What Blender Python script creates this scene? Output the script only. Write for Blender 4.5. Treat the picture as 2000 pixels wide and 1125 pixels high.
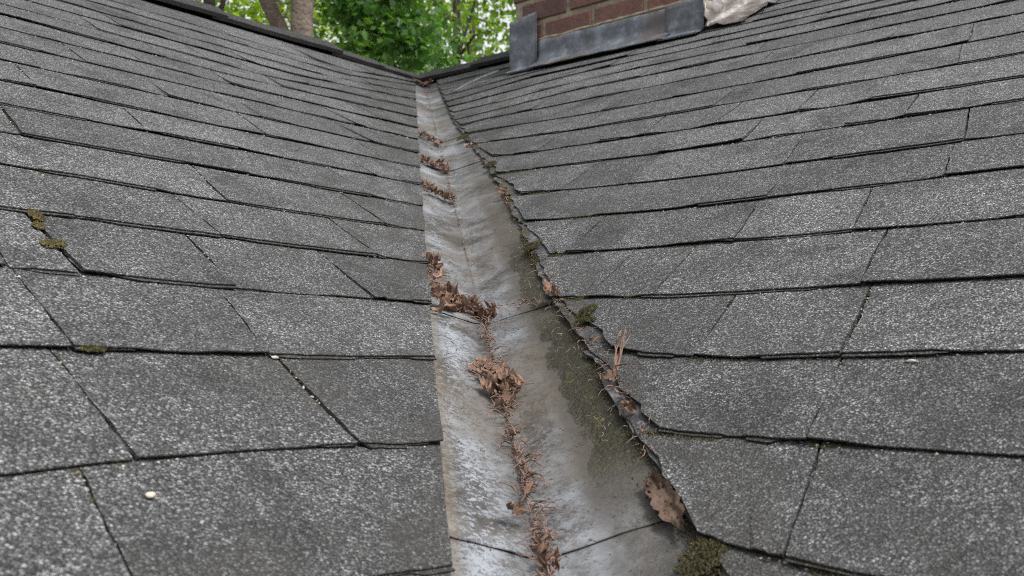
import bpy, math, random
import numpy as np
from mathutils import Vector, Matrix, noise as mnoise
random.seed(7); np.random.seed(7)
for o in list(bpy.data.objects): bpy.data.objects.remove(o)
SC = bpy.context.scene; COL = SC.collection
# ------------------------------------------------------------------ camera, sky, sun, exposure
cd = bpy.data.cameras.new('camera'); cam = bpy.data.objects.new('camera', cd); COL.objects.link(cam)
R_ = Vector((0.99436316, -0.1058075, -0.00683263)); U_ = Vector((-0.00081028, -0.07202321, 0.99740263)); F_ = Vector((0.10602479, 0.99177489, 0.07170296))
M = Matrix((( R_.x, U_.x, -F_.x, -0.0936604), (R_.y, U_.y, -F_.y, -3.98046822), (R_.z, U_.z, -F_.z, -1.07590418), (0, 0, 0, 1)))
cam.matrix_world = M
CAM = M.translation.copy()
cd.sensor_width = 36; cd.lens = 37.226; cd.clip_start = .02; cd.clip_end = 3000
cd.dof.use_dof = True; cd.dof.focus_distance = 1.15; cd.dof.aperture_fstop = 15.0
SC.camera = cam
w = bpy.data.worlds.new('World'); SC.world = w; w.use_nodes = True
nt = w.node_tree; bg = nt.nodes['Background']
sky = nt.nodes.new('ShaderNodeTexSky'); sky.sky_type = 'NISHITA'; sky.sun_disc = False
SUN_EL, SUN_AZ = math.radians(56), math.radians(142)
sky.sun_elevation = SUN_EL; sky.sun_rotation = SUN_AZ
sky.air_density = 1.0; sky.dust_density = 4.0
hs = nt.nodes.new('ShaderNodeHueSaturation'); hs.inputs['Saturation'].default_value = .15
nt.links.new(sky.outputs[0], hs.inputs['Color']); nt.links.new(hs.outputs[0], bg.inputs[0])
bg.inputs[1].default_value = .135
sl = bpy.data.lights.new('sun', 'SUN'); sun = bpy.data.objects.new('sun', sl); COL.objects.link(sun)
sl.energy = 1.45; sl.angle = math.radians(11); sl.color = (1, .97, .93)
sd = Vector((math.sin(SUN_AZ) * math.cos(SUN_EL), math.cos(SUN_AZ) * math.cos(SUN_EL), math.sin(SUN_EL)))
sun.rotation_euler = sd.to_track_quat('Z', 'Y').to_euler()
VS = SC.view_settings
SC.display_settings.display_device = 'sRGB'
VS.view_transform = 'Standard'; VS.look = 'None'; VS.gamma = 1; VS.use_curve_mapping = False
VS.exposure = 1.12
SC.cycles.use_denoising = False; SC.cycles.filter_width = 1.0; SC.cycles.max_bounces = 6; SC.cycles.transparent_max_bounces = 8

# ------------------------------------------------------------------ roof geometry frame
PITCH = 0.480368761; CP, SP = math.cos(PITCH), math.sin(PITCH); S = math.sqrt(.5); E = .14
KQ = math.sqrt(1 + CP * CP)
# left slope: u runs along the ridge away from the valley head, v runs down the slope
def side_axes(g):                              # g=-1 left, +1 right
    U = Vector((g * S, -S, 0)); V = Vector((-g * S * CP, -S * CP, -SP)); N = U.cross(V) * (1 if g < 0 else 1)
    if N.z < 0: N = -N
    return U, V, N.normalized()
AX = {-1: side_axes(-1), 1: side_axes(1)}
def PT(g, u, v, h=0.0):
    U, V, N = AX[g]; return U * u + V * v + N * h
def QT(q, t, h=0.0):                            # on the valley metal: q across (signed), t down the valley
    g = -1 if q < 0 else 1; a = abs(q)
    return PT(g, t * CP + a / KQ, t - a * CP / KQ, h)
def sm(x): x = max(0., min(1., x)); return x * x * (3 - 2 * x)
def n1(x, y=0., z=0.): return mnoise.noise(Vector((x, y, z)))
def interp(tab, x):
    if x <= tab[0][0]: return tab[0][1]
    for (a, b), (c, d) in zip(tab, tab[1:]):
        if x <= c: return b + (d - b) * (x - a) / (c - a)
    return tab[-1][1]

# ------------------------------------------------------------------ helpers
def mesh_obj(name, verts, faces, mats, parent=None, smooth=False, fm=None):
    me = bpy.data.meshes.new(name); me.from_pydata([tuple(v) for v in verts], [], faces)
    for m in (mats if isinstance(mats, (list, tuple)) else [mats]): me.materials.append(m)
    if fm is not None: me.polygons.foreach_set('material_index', fm)
    if smooth: me.polygons.foreach_set('use_smooth', [True] * len(me.polygons))
    me.update()
    o = bpy.data.objects.new(name, me); COL.objects.link(o)
    if parent is not None: o.parent = parent
    return o
def empty(name, loc=(0, 0, 0)):
    o = bpy.data.objects.new(name, None); o.location = loc; o.empty_display_size = .1; COL.objects.link(o); return o
def tag(o, label=None, cat=None, group=None, kind=None):
    for k, v in (('label', label), ('category', cat), ('group', group), ('kind', kind)):
        if v: o[k] = v
    return o
class NT:
    def __init__(s, name):
        s.m = bpy.data.materials.new(name); s.m.use_nodes = True; s.t = s.m.node_tree
        s.b = s.t.nodes['Principled BSDF']; s.out = s.t.nodes['Material Output']
    def n(s, typ, **kw):
        nd = s.t.nodes.new(typ)
        for k, v in kw.items():
            if k.startswith('i_'):
                key = k[2:]; key = int(key) if key.isdigit() else key
                s.put(nd, key, v)
            else: setattr(nd, k, v)
        return nd
    def put(s, nd, key, v):
        if isinstance(v, bpy.types.NodeSocket): s.t.links.new(v, nd.inputs[key])
        else: nd.inputs[key].default_value = v
    def math(s, op, a, b=0., c=False):
        nd = s.n('ShaderNodeMath', operation=op, use_clamp=c); s.put(nd, 0, a); s.put(nd, 1, b); return nd.outputs[0]
    def mix(s, f, a, b, blend='MIX'):
        nd = s.n('ShaderNodeMix', data_type='RGBA', blend_type=blend)
        s.put(nd, 0, f); s.put(nd, 6, a); s.put(nd, 7, b); return nd.outputs[2]
    def ramp(s, f, stops):
        nd = s.n('ShaderNodeValToRGB'); s.put(nd, 0, f); cr = nd.color_ramp
        while len(cr.elements) < len(stops): cr.elements.new(.5)
        for e, (p, c) in zip(cr.elements, stops):
            e.position = p; e.color = (c, c, c, 1) if not isinstance(c, tuple) else (*c, 1)
        return nd.outputs[0]
    def noise(s, vec, scale, detail=2, rough=.5, dist=0.):
        nd = s.n('ShaderNodeTexNoise'); s.put(nd, 'Vector', vec); nd.inputs['Scale'].default_value = scale
        nd.inputs['Detail'].default_value = detail; nd.inputs['Roughness'].default_value = rough; nd.inputs['Distortion'].default_value = dist
        return nd.outputs[0]
    def vor(s, vec, scale, feature='F1'):
        nd = s.n('ShaderNodeTexVoronoi', feature=feature); s.put(nd, 'Vector', vec); nd.inputs['Scale'].default_value = scale; return nd
    def pos(s): return s.n('ShaderNodeNewGeometry').outputs['Position']
    def attr(s, name): return s.n('ShaderNodeAttribute', attribute_name=name).outputs['Fac']
    def base(s, c): s.put(s.b, 'Base Color', c)
    def bump(s, h, strength=.5, dist=.01, prev=None):
        nd = s.n('ShaderNodeBump'); s.put(nd, 'Height', h); nd.inputs['Strength'].default_value = strength; nd.inputs['Distance'].default_value = dist
        if prev is not None: s.put(nd, 'Normal', prev)
        return nd.outputs[0]

def granule_material(name, tone=1.0, edge=False):
    k = NT(name); p = k.pos()
    # warped position so that the grains are not round
    wn = k.n('ShaderNodeTexNoise'); k.put(wn, 'Vector', p); wn.inputs['Scale'].default_value = 420; wn.inputs['Detail'].default_value = 1
    off = k.n('ShaderNodeVectorMath', operation='SUBTRACT'); k.put(off, 0, wn.outputs[1]); off.inputs[1].default_value = (.5, .5, .5)
    sc = k.n('ShaderNodeVectorMath', operation='SCALE'); k.put(sc, 0, off.outputs[0]); sc.inputs['Scale'].default_value = .0022
    ad = k.n('ShaderNodeVectorMath', operation='ADD'); k.put(ad, 0, p); k.put(ad, 1, sc.outputs[0]); wp = ad.outputs[0]
    v1 = k.vor(wp, 520); v2 = k.vor(wp, 1050)
    s1 = k.n('ShaderNodeSeparateColor'); k.put(s1, 0, v1.outputs['Color']); s2 = k.n('ShaderNodeSeparateColor'); k.put(s2, 0, v2.outputs['Color'])
    g1 = k.ramp(s1.outputs[0], [(0, .026), (.30, .046), (.50, .080), (.68, .145), (.84, .25), (.95, .39), (1, .52)])
    g2 = k.ramp(s2.outputs[0], [(0, .026), (.35, .055), (.6, .10), (.82, .19), (1, .38)])
    c = k.mix(.42, g1, g2)
    ed = k.ramp(v1.outputs['Distance'], [(.0, 1.1), (.36, 1.0), (.66, .24)])
    c = k.mix(1, c, ed, 'MULTIPLY')
    # blotchy weathering, from course-sized to hand-sized
    n_a = k.noise(p, 2.6, 4, .6); n_b = k.noise(p, 17, 4, .65); n_c = k.noise(p, 70, 2)
    wv = k.math('ADD', k.math('MULTIPLY', n_a, .7), k.math('ADD', k.math('MULTIPLY', n_b, .75), k.math('MULTIPLY', n_c, .35)))
    c = k.mix(1, c, k.ramp(k.math('MULTIPLY', wv, .55), [(.36, .66), (.45, .90), (.52, 1.03), (.62, 1.26)]), 'MULTIPLY')
    rnd = k.n('ShaderNodeObjectInfo').outputs['Random']
    c = k.mix(1, c, k.ramp(rnd, [(0, .82), (1, 1.16)]), 'MULTIPLY')
    # water streaks running down the slope (world axes of both slopes mixed by which side x is on)
    sxx = k.n('ShaderNodeSeparateXYZ'); k.put(sxx, 0, p)
    lft = k.math('SUBTRACT', sxx.outputs[0], sxx.outputs[1]); rgt = k.math('ADD', sxx.outputs[0], sxx.outputs[1])
    cb = k.n('ShaderNodeCombineXYZ'); k.put(cb, 0, k.math('MULTIPLY', lft, 1.)); k.put(cb, 1, k.math('MULTIPLY', rgt, 1.))
    stk = k.ramp(k.noise(cb.outputs[0], 7., 5, .65, .4), [(.34, .56), (.48, 1.), (.60, 1.), (.70, 1.22)])
    c = k.mix(1, c, stk, 'MULTIPLY')
    # dirt washed off near the valley: streaks along the slope beside the metal
    sx = k.n('ShaderNodeSeparateXYZ'); k.put(sx, 0, p)
    ax = k.math('ABSOLUTE', sx.outputs[0])
    near = k.ramp(ax, [(.07, 1.), (.16, .75), (.36, 0.)])
    st = k.n('ShaderNodeMapping'); k.put(st, 'Vector', p); st.inputs['Scale'].default_value = (14, 5, 9)
    sn = k.noise(st.outputs[0], 1.0, 4, .65)
    m = k.math('MULTIPLY', near, k.ramp(sn, [(.40, 0.), (.60, 1.)]), True)
    c = k.mix(k.math('MULTIPLY', m, .72), c, (.030, .028, .025, 1))
    # a little lichen green in places
    gm = k.math('MULTIPLY', k.ramp(k.noise(p, 9, 5, .7), [(.63, 0.), (.74, 1.)]), k.ramp(ax, [(.1, .55), (.5, .15)]), True)
    c = k.mix(gm, c, (.075, .07, .035, 1))
    c = k.mix(1, c, (tone * .975, tone * .99, tone * 1.01, 1), 'MULTIPLY')
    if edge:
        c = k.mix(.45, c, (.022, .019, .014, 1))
    k.base(c); k.b.inputs['Roughness'].default_value = .82; k.b.inputs['Specular IOR Level'].default_value = .35
    h = k.math('ADD', k.math('MULTIPLY', k.math('SUBTRACT', 1., v1.outputs['Distance']), .8), k.math('MULTIPLY', s1.outputs[1], .7))
    nb = k.bump(h, .9, .0019)
    nb = k.bump(k.noise(p, 40, 3), .35, .003, nb)
    k.put(k.b, 'Normal', nb)
    return k.m
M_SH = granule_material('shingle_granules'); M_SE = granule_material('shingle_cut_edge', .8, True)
M_CAP = granule_material('ridge_cap_granules', .45); M_CAPE = granule_material('ridge_cap_shade_edge', .35, True)  # cut edge, coloured extra dark to carry the shadow band under the caps

def under_material():
    k = NT('bare_wet_asphalt'); p = k.pos(); n_ = k.noise(p, 55, 6, .7); n2_ = k.noise(p, 20, 4, .6)
    c = k.ramp(n_, [(.32, (.012, .012, .012)), (.52, (.040, .040, .042)), (.70, (.13, .13, .135))])
    c = k.mix(k.ramp(n2_, [(.50, 0.), (.60, .8)]), c, (.032, .028, .008, 1))
    k.base(c); k.put(k.b, 'Roughness', k.ramp(n2_, [(.3, .35), (.7, .75)])); k.put(k.b, 'Normal', k.bump(n_, .7, .004)); return k.m
M_UND = under_material()
def metal_material(name):
    k = NT(name); p = k.pos(); q = k.attr('q'); t = k.attr('t')
    n1_ = k.noise(p, 11, 6, .66, .5); n2_ = k.noise(p, 75, 6, .72); n3_ = k.noise(p, 270, 3, .6); n4 = k.noise(p, 6, 4, .6)
    n5 = k.noise(p, 210, 5, .72, .8)
    c = k.ramp(k.math('ADD', k.math('MULTIPLY', n1_, .75), k.math('MULTIPLY', n2_, .25)), [(.40, (.038, .035, .032)), (.47, (.072, .070, .069)), (.53, (.104, .105, .109)), (.61, (.172, .179, .192))])
    # chalky zinc bloom in flakes, strongest on the lower left half
    bm = k.math('ADD', k.math('MULTIPLY', n5, .75), k.math('MULTIPLY', n1_, .42))
    qz = k.ramp(k.math('ADD', k.math('ADD', q, k.math('MULTIPLY', k.math('SUBTRACT', n4, .5), .05)), .08), [(.020, .45), (.034, 1.), (.055, .55), (.075, .0), (.084, .45), (.105, .35), (.130, .0)])
    low = k.ramp(k.math('MULTIPLY', t, .3), [(.40, .35), (.72, 1.)])
    bl = k.math('MULTIPLY', k.math('MULTIPLY', k.ramp(bm, [(.575, 0.), (.592, 1.)]), qz), low, True)
    c = k.mix(k.math('MULTIPLY', bl, .78), c, (.225, .25, .28, 1))
    # tan dirt film along the left edge and in blotches
    qe = k.ramp(k.math('ADD', q, .08), [(.013, 1.), (.028, 0.)])
    br = k.math('MAXIMUM', k.math('MULTIPLY', qe, .75), k.ramp(n4, [(.47, 0.), (.60, .75)]))
    br = k.math('MULTIPLY', br, k.ramp(k.math('ADD', k.math('MULTIPLY', n2_, .5), k.math('MULTIPLY', n5, .5)), [(.38, .2), (.56, 1.)]), True)
    c = k.mix(br, c, (.085, .070, .053, 1))
    # specks and small runs of dirt
    sp = k.ramp(n3_, [(.60, 0.), (.66, 1.)])
    c = k.mix(k.math('MULTIPLY', sp, .65), c, (.065, .052, .040, 1))
    # warm dirt skin along the left edge, broken into flakes
    c = k.mix(k.math('MULTIPLY', k.math('MULTIPLY', qe, k.ramp(n5, [(.42, .10), (.52, 1.)])), .80, True), c, (.160, .135, .100, 1))
    # dark pits
    vp_ = k.vor(p, 230); sp_ = k.n('ShaderNodeSeparateColor'); k.put(sp_, 0, vp_.outputs['Color'])
    pit = k.math('MULTIPLY', k.ramp(vp_.outputs['Distance'], [(.20, 1.), (.34, 0.)]), k.ramp(sp_.outputs[0], [(.80, 0.), (.82, 1.)]), True)
    c = k.mix(k.math('MULTIPLY', pit, .8), c, (.040, .034, .028, 1))
    # rust freckles
    vr = k.vor(p, 120); sr = k.n('ShaderNodeSeparateColor'); k.put(sr, 0, vr.outputs['Color'])
    ru = k.math('MULTIPLY', k.math('MULTIPLY', k.ramp(vr.outputs['Distance'], [(.12, 1.), (.26, 0.)]), k.ramp(sr.outputs[0], [(.62, 0.), (.66, 1.)])), k.ramp(n4, [(.38, .15), (.52, 1.)]), True)
    c = k.mix(k.math('MULTIPLY', ru, .85), c, (.085, .045, .022, 1))
    # dark wet tongue beside the algae
    dk = k.math('MULTIPLY', k.ramp(k.math('ADD', q, k.math('MULTIPLY', k.math('SUBTRACT', n1_, .5), .06)), [(.040, 0.), (.052, 1.)]), k.ramp(k.math('MULTIPLY', t, .3), [(.48, .45), (.62, .9), (.770, .95), (.782, .35)]), True)
    c = k.mix(k.math('MULTIPLY', dk, .85), c, (.046, .040, .032, 1))
    aq0 = k.math('ABSOLUTE', k.math('ADD', q, k.math('MULTIPLY', k.math('SUBTRACT', n2_, .5), .004)))
    c = k.mix(k.math('MULTIPLY', k.ramp(k.math('MULTIPLY', aq0, 10.), [(.006, 1.), (.026, 0.)]), k.ramp(n4, [(.42, .05), (.58, .7)])), c, (.050, .036, .026, 1))
    # olive algae strip with its own ragged outline
    aq = k.math('ADD', q, k.math('MULTIPLY', k.math('SUBTRACT', k.noise(p, 26, 4, .6), .5), .035))
    al = k.math('MULTIPLY', k.ramp(aq, [(.055, 0.), (.061, 1.)]), k.ramp(k.math('DIVIDE', t, 4.), [(.498, 0.), (.512, .9), (.553, .9), (.558, .3), (.566, .4), (.572, 1.), (.628, 1.), (.640, .12), (.662, .2), (.668, .9)]), True)
    al = k.math('MULTIPLY', al, k.ramp(n2_, [(.28, .55), (.5, 1.)]))
    ac = k.ramp(n2_, [(.35, (.008, .0075, .004)), (.52, (.018, .016, .006)), (.64, (.040, .035, .010)), (.78, (.11, .10, .05))])
    c = k.mix(al, c, ac)
    k.base(c)
    k.put(k.b, 'Metallic', k.math('MULTIPLY', k.math('SUBTRACT', 1., k.math('MAXIMUM', k.math('MAXIMUM', al, br), bl), True), .16))
    k.b.inputs['Specular IOR Level'].default_value = .35
    k.put(k.b, 'Roughness', k.math('ADD', k.math('MULTIPLY', n2_, .4), .42))
    nb = k.bump(n2_, .12, .002); nb = k.bump(k.math('MULTIPLY', al, n3_), .9, .005, nb); nb = k.bump(k.math('MULTIPLY', k.math('SUBTRACT', n3_, bl), .6), .35, .0012, nb)
    k.put(k.b, 'Normal', nb)
    return k.m
M_MET = metal_material('weathered_galvanized_sheet')

def lead_material():
    k = NT('weathered_lead'); p = k.pos()
    n_ = k.noise(p, 22, 7, .75, .15); n2_ = k.noise(p, 60, 4, .6)
    c = k.ramp(n_, [(.36, (.048, .051, .057)), (.5, (.084, .093, .107)), (.66, (.17, .19, .215))])
    c = k.mix(k.ramp(k.noise(p, 6, 4), [(.55, 0.), (.68, .8)]), c, (.075, .058, .048, 1))
    k.base(c); k.b.inputs['Metallic'].default_value = .15; k.b.inputs['Roughness'].default_value = .5
    k.put(k.b, 'Normal', k.bump(n2_, .12, .003)); return k.m
M_LEAD = lead_material()
def foil_material():
    k = NT('crumpled_pale_flashing'); p = k.pos(); n_ = k.noise(p, 14, 5, .6)
    k.base(k.ramp(n_, [(.38, (.10, .088, .080)), (.5, (.19, .172, .160)), (.62, (.33, .31, .295))])); k.b.inputs['Metallic'].default_value = .3; k.b.inputs['Roughness'].default_value = .42
    k.put(k.b, 'Normal', k.bump(k.noise(p, 40, 3), .3, .008)); return k.m
M_FOIL = foil_material()
def brick_material():
    k = NT('red_brown_brick'); p = k.pos(); rnd = k.n('ShaderNodeObjectInfo').outputs['Random']
    c = k.ramp(rnd, [(0, (.088, .046, .038)), (.5, (.122, .058, .047)), (1, (.155, .075, .058))])
    c = k.mix(1, c, k.ramp(k.noise(p, 28, 6, .7), [(.3, .6), (.55, 1.), (.75, 1.35)]), 'MULTIPLY')
    c = k.mix(k.ramp(k.noise(p, 130, 3), [(.62, 0.), (.7, .8)]), c, (.03, .022, .02, 1))
    k.base(c); k.b.inputs['Roughness'].default_value = .9; k.put(k.b, 'Normal', k.bump(k.noise(p, 90, 5, .7), .5, .004)); return k.m
M_BR = brick_material()
def simple_material(name, c0, c1, scale, rough=.9, bump=.4, bd=.004, c2=None):
    k = NT(name); p = k.pos(); n_ = k.noise(p, scale, 5, .65)
    st = [(.32, c0), (.66, c1)]
    if c2: st = [(.3, c0), (.5, c1), (.7, c2)]
    k.base(k.ramp(n_, st)); k.b.inputs['Roughness'].default_value = rough
    k.put(k.b, 'Normal', k.bump(k.noise(p, scale * 3, 4), bump, bd)); return k.m
M_MORT = simple_material('old_lime_mortar', (.13, .112, .075), (.27, .235, .16), 40)
M_DECK = simple_material('roofing_felt', (.018, .017, .016), (.04, .038, .035), 60)
M_MOSS = simple_material('moss', (.016, .014, .004), (.050, .042, .012), 260, .95, 1., .004, (.115, .095, .03))
M_GRNMOSS = simple_material('green_moss', (.014, .015, .004), (.045, .045, .009), 260, .95, 1., .004, (.12, .115, .025))
M_TUFT = simple_material('olive_brown_moss', (.045, .036, .012), (.10, .080, .026), 260, .95, 1., .004, (.19, .155, .055))
M_PEB = simple_material('pale_pebble', (.38, .34, .26), (.52, .46, .37), 90, .7)
M_PALE = simple_material('pale_chip', (.24, .22, .185), (.42, .39, .34), 90, .7)
M_SOIL = simple_material('ground_soil', (.03, .035, .015), (.06, .06, .03), 1.5, 1, .5, .05)
M_TRUNK = simple_material('grey_brown_bark', (.065, .050, .038), (.175, .135, .105), 14, .95, .9, .02)
M_DTRUNK = simple_material('dark_bark', (.03, .024, .02), (.085, .068, .055), 14, .95, .9, .02)
def leaf_material(name='dry_brown_leaf', dk=1.):
    k = NT(name); p = k.pos(); rnd = k.n('ShaderNodeObjectInfo').outputs['Random']
    c = k.ramp(rnd, [(0, (.085, .050, .034)), (.5, (.150, .092, .066)), (1, (.225, .150, .112))])
    c = k.mix(1, c, k.ramp(k.noise(p, 110, 5, .7), [(.28, .5), (.5, 1.), (.75, 1.35)]), 'MULTIPLY')
    c = k.mix(k.math('MULTIPLY', k.ramp(k.attr('vein'), [(.55, 0.), (.95, 1.)]), .55), c, (.30, .21, .15, 1))
    c = k.mix(k.ramp(k.noise(p, 320, 3, .6), [(.60, 0.), (.70, .7)]), c, (.035, .022, .016, 1))
    c = k.mix(1, c, (dk, dk * .96, dk * .94, 1), 'MULTIPLY')
    k.base(c); k.b.inputs['Roughness'].default_value = .72; k.b.inputs['Specular IOR Level'].default_value = .3
    nb = k.bump(k.noise(p, 190, 4, .6), .6, .002)
    k.put(k.b, 'Normal', nb)
    tr = k.n('ShaderNodeBsdfTranslucent'); k.put(tr, 'Color', c); mx = k.n('ShaderNodeMixShader'); mx.inputs[0].default_value = .15
    k.put(mx, 1, k.b.outputs[0]); k.put(mx, 2, tr.outputs[0]); k.put(k.out, 0, mx.outputs[0]); return k.m
M_LEAF = leaf_material(); M_LEAFD = leaf_material('dark_brown_leaf', .42)
M_TWIG = simple_material('dead_stalks', (.075, .043, .030), (.19, .112, .080), 60, .85, .3, .001)
M_PTWIG = simple_material('bleached_stalks', (.14, .12, .085), (.29, .25, .19), 60, .85, .3, .001)
def foliage_material(name, cols, trans):
    k = NT(name); rnd = k.n('ShaderNodeAttribute', attribute_name='rnd').outputs['Fac']
    c = k.ramp(rnd, [(i / (len(cols) - 1), cc) for i, cc in enumerate(cols)])
    k.base(c); k.b.inputs['Roughness'].default_value = .45
    tr = k.n('ShaderNodeBsdfTranslucent'); k.put(tr, 'Color', k.mix(1, c, (1.5, 1.7, .7, 1), 'MULTIPLY')); mx = k.n('ShaderNodeMixShader'); mx.inputs[0].default_value = trans
    k.put(mx, 1, k.b.outputs[0]); k.put(mx, 2, tr.outputs[0]); k.put(k.out, 0, mx.outputs[0]); return k.m
M_FDARK = foliage_material('dark_green_leaves', [(.036, .095, .028), (.072, .155, .038), (.14, .24, .048)], .45)
M_FMID = foliage_material('mid_green_leaves', [(.055, .115, .017), (.105, .18, .023), (.19, .265, .03)], .5)
M_FYEL = foliage_material('yellow_green_leaves', [(.090, .155, .016), (.155, .23, .023), (.24, .31, .04)], .55)

# ------------------------------------------------------------------ roof slopes with every shingle
# butt lines of the courses, as surveyed: (u in metres, v in courses)
BUTT = {-1: {-1: [(2.30, 18.60), (2.51, 18.46), (2.62, 18.4)], 0: [(2.27, 17.57), (2.44, 17.47), (2.56, 17.48), (2.61, 17.51)], 1: [(2.14, 16.52), (2.38, 16.47), (2.54, 16.4)], 2: [(2.02, 15.55), (2.29, 15.48), (2.49, 15.37)],
             3: [(1.89, 14.59), (2.21, 14.47), (2.43, 14.37)], 4: [(1.77, 13.61), (2.14, 13.54), (2.37, 13.36)], 5: [(1.65, 12.65), (2.05, 12.51), (2.32, 12.45)], 6: [(1.53, 11.65), (1.97, 11.55), (2.26, 11.5)],
             7: [(1.4, 10.66), (1.89, 10.61), (2.21, 10.52)], 8: [(1.28, 9.69), (1.8, 9.56), (2.15, 9.51)], 9: [(1.15, 8.61), (1.71, 8.55), (2.1, 8.54)], 10: [(1.01, 7.55), (1.64, 7.64), (2.04, 7.51)],
             11: [(.86, 6.35), (1.48, 6.80), (1.98, 6.52)], 12: [(.71, 5.15), (1.32, 5.95), (1.95, 5.55)], 13: [(.56, 3.95), (1.13, 4.98), (1.9, 4.55)], 14: [(.4, 2.72), (.94, 4.0), (1.9, 3.55)],
             15: [(.24, 1.42), (.72, 2.95), (1.5, 2.6)], 16: [(.15, .75), (.6, 1.95), (1.4, 1.65)]},
        1: {1: [(2.4, 18.29), (2.44, 18.37), (2.52, 18.47)], 2: [(2.31, 17.43), (2.49, 17.5), (2.58, 17.52)], 3: [(2.18, 16.40), (2.23, 16.49), (2.33, 16.56), (2.55, 16.51)], 4: [(2.03, 15.46), (2.19, 15.55), (2.53, 15.53)],
            5: [(1.92, 14.44), (2.21, 14.5), (2.5, 14.5)], 6: [(1.77, 13.36), (2.04, 13.5), (2.47, 13.43)], 7: [(1.65, 12.28), (1.97, 12.51), (2.45, 12.5)], 8: [(1.5, 11.19), (1.6, 11.21), (1.88, 11.38), (2.42, 11.41)],
            9: [(1.36, 10.06), (1.46, 10.25), (1.81, 10.4), (2.39, 10.51)], 10: [(1.21, 9.03), (1.35, 9.16), (1.54, 9.37), (2.37, 9.44)], 11: [(1.09, 8.14), (1.26, 8.18), (1.45, 8.35), (2.34, 8.31)],
            12: [(.99, 7.34), (1.06, 7.15), (1.35, 7.17), (2.3, 7.12)], 13: [(.91, 6.6), (.98, 6.5), (1.25, 6.04), (1.5, 6.1)], 14: [(.8, 5.78), (.96, 5.6), (1.17, 5.16)], 15: [(.71, 5.0), (1.09, 4.25)],
            16: [(.61, 4.25), (.83, 3.5)], 17: [(.48, 3.27), (.9, 2.62)], 18: [(.36, 2.36), (.9, 1.75)], 19: [(.2, 1.3), (.9, .9)]}}
JOINT = {-1: {-1: [(2.56, 2.59)], 0: [(2.51, 2.525), (2.32, 2.35)], 1: [(2.475, 2.495), (2.29, 2.33), (2.08, 2.10)], 2: [(2.405, 2.42), (2.455, 2.48), (2.24, 2.27), (2.07, 2.10)], 3: [(2.33, 2.36), (2.18, 2.20), (1.95, 1.98)],
               4: [(2.07, 2.11), (1.82, 1.85)], 5: [(2.265, 2.295), (1.95, 1.98), (1.74, 1.76)], 6: [(2.03, 2.06), (1.82, 1.84), (1.62, 1.64)], 7: [(2.13, 2.16), (1.73, 1.77), (1.46, 1.49)],
               8: [(2.06, 2.09), (1.84, 1.87), (1.65, 1.68), (1.405, 1.415)], 9: [(1.93, 1.95), (1.56, 1.57), (1.325, 1.335)], 10: [(1.76, 1.77), (1.545, 1.57), (1.11, 1.14)]},
          1: {1: [(2.45, 2.475)], 2: [(2.42, 2.44)], 3: [(2.265, 2.285), (2.40, 2.42)], 4: [(2.065, 2.085), (2.15, 2.17), (2.37, 2.39)], 5: [(1.94, 1.96), (2.17, 2.2), (2.31, 2.335)], 6: [(1.915, 1.925), (2.16, 2.18), (2.37, 2.39)],
              7: [(1.75, 1.765), (1.88, 1.895), (2.12, 2.15), (2.35, 2.38)], 8: [(1.58, 1.61), (1.76, 1.77), (1.85, 1.87), (2.0, 2.02), (2.16, 2.18), (2.25, 2.265)], 9: [(1.49, 1.52), (1.64, 1.67), (1.74, 1.77), (1.9, 1.91), (2.04, 2.06), (2.16, 2.18)],
              10: [(1.41, 1.43), (1.52, 1.54), (1.83, 1.84), (2.0, 2.02), (2.24, 2.27)], 11: [(1.48, 1.51), (1.66, 1.68), (2.22, 2.25)]}}
NTOT = {-1: (17.5, -4, 16), 1: (19.4, -2, 19)}
CUT = {-1: [(.1, .052), (.175, .055), (1.49, .079), (1.9, .083), (2.18, .087), (2.6, .091), (3.4, .095)],
       1: [(.318, .062), (.714, .066), (1.019, .074), (1.144, .082), (1.264, .093), (1.409, .106), (1.567, .111), (1.72, .120), (1.864, .117), (1.963, .119), (2.164, .111), (2.202, .116), (2.297, .124), (2.367, .126), (2.412, .131), (2.505, .136), (2.562, .137), (3.4, .14)]}
LIFT = {1: {3: .003, 5: .0025, 6: .003, 7: .002, 8: .003, 9: .002}, -1: {}}
UMAX = 3.3
STEP = {1: -.002, 2: .014, 3: .024, 4: .006, 5: .022, 6: .008, 7: .024, 8: .012, 9: .020, 10: .006, 11: .008, 12: .006}
def lifted(g, u, v, h=.0062):                       # surveyed marks sit on the shingle tops, not on the deck
    U, V, N = AX[g]; d = PT(g, u, v) - CAM; lam = h / N.dot(d); return u + lam * d.dot(U), v + lam * d.dot(V)
for g_ in (-1, 1):
    for i_, tab_ in BUTT[g_].items():
        BUTT[g_][i_] = [(lambda r: (r[0], r[1] / E))(lifted(g_, a, b * E)) for a, b in tab_]
    for i_, tab_ in JOINT[g_].items():
        vb_ = (NTOT[g_][0] - i_) * E
        JOINT[g_][i_] = [(lifted(g_, a, vb_ - E)[0], lifted(g_, b, vb_)[0]) for a, b in tab_]
def butt(g, i, u):
    n0 = NTOT[g][0]; tab = BUTT[g].get(i)
    return (interp(tab, u) if tab else n0 - i) * E
def cut_u(g, v, ph=0.):
    wv = interp(CUT[g], v)
    if g > 0: wv += .006 * n1(v * 16, ph) + .004 * n1(v * 55, ph + 3)
    else: wv += .0026 * n1(v * 14, 9.) + .0012 * n1(v * 60, 4.)
    return v * CP + wv
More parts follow.
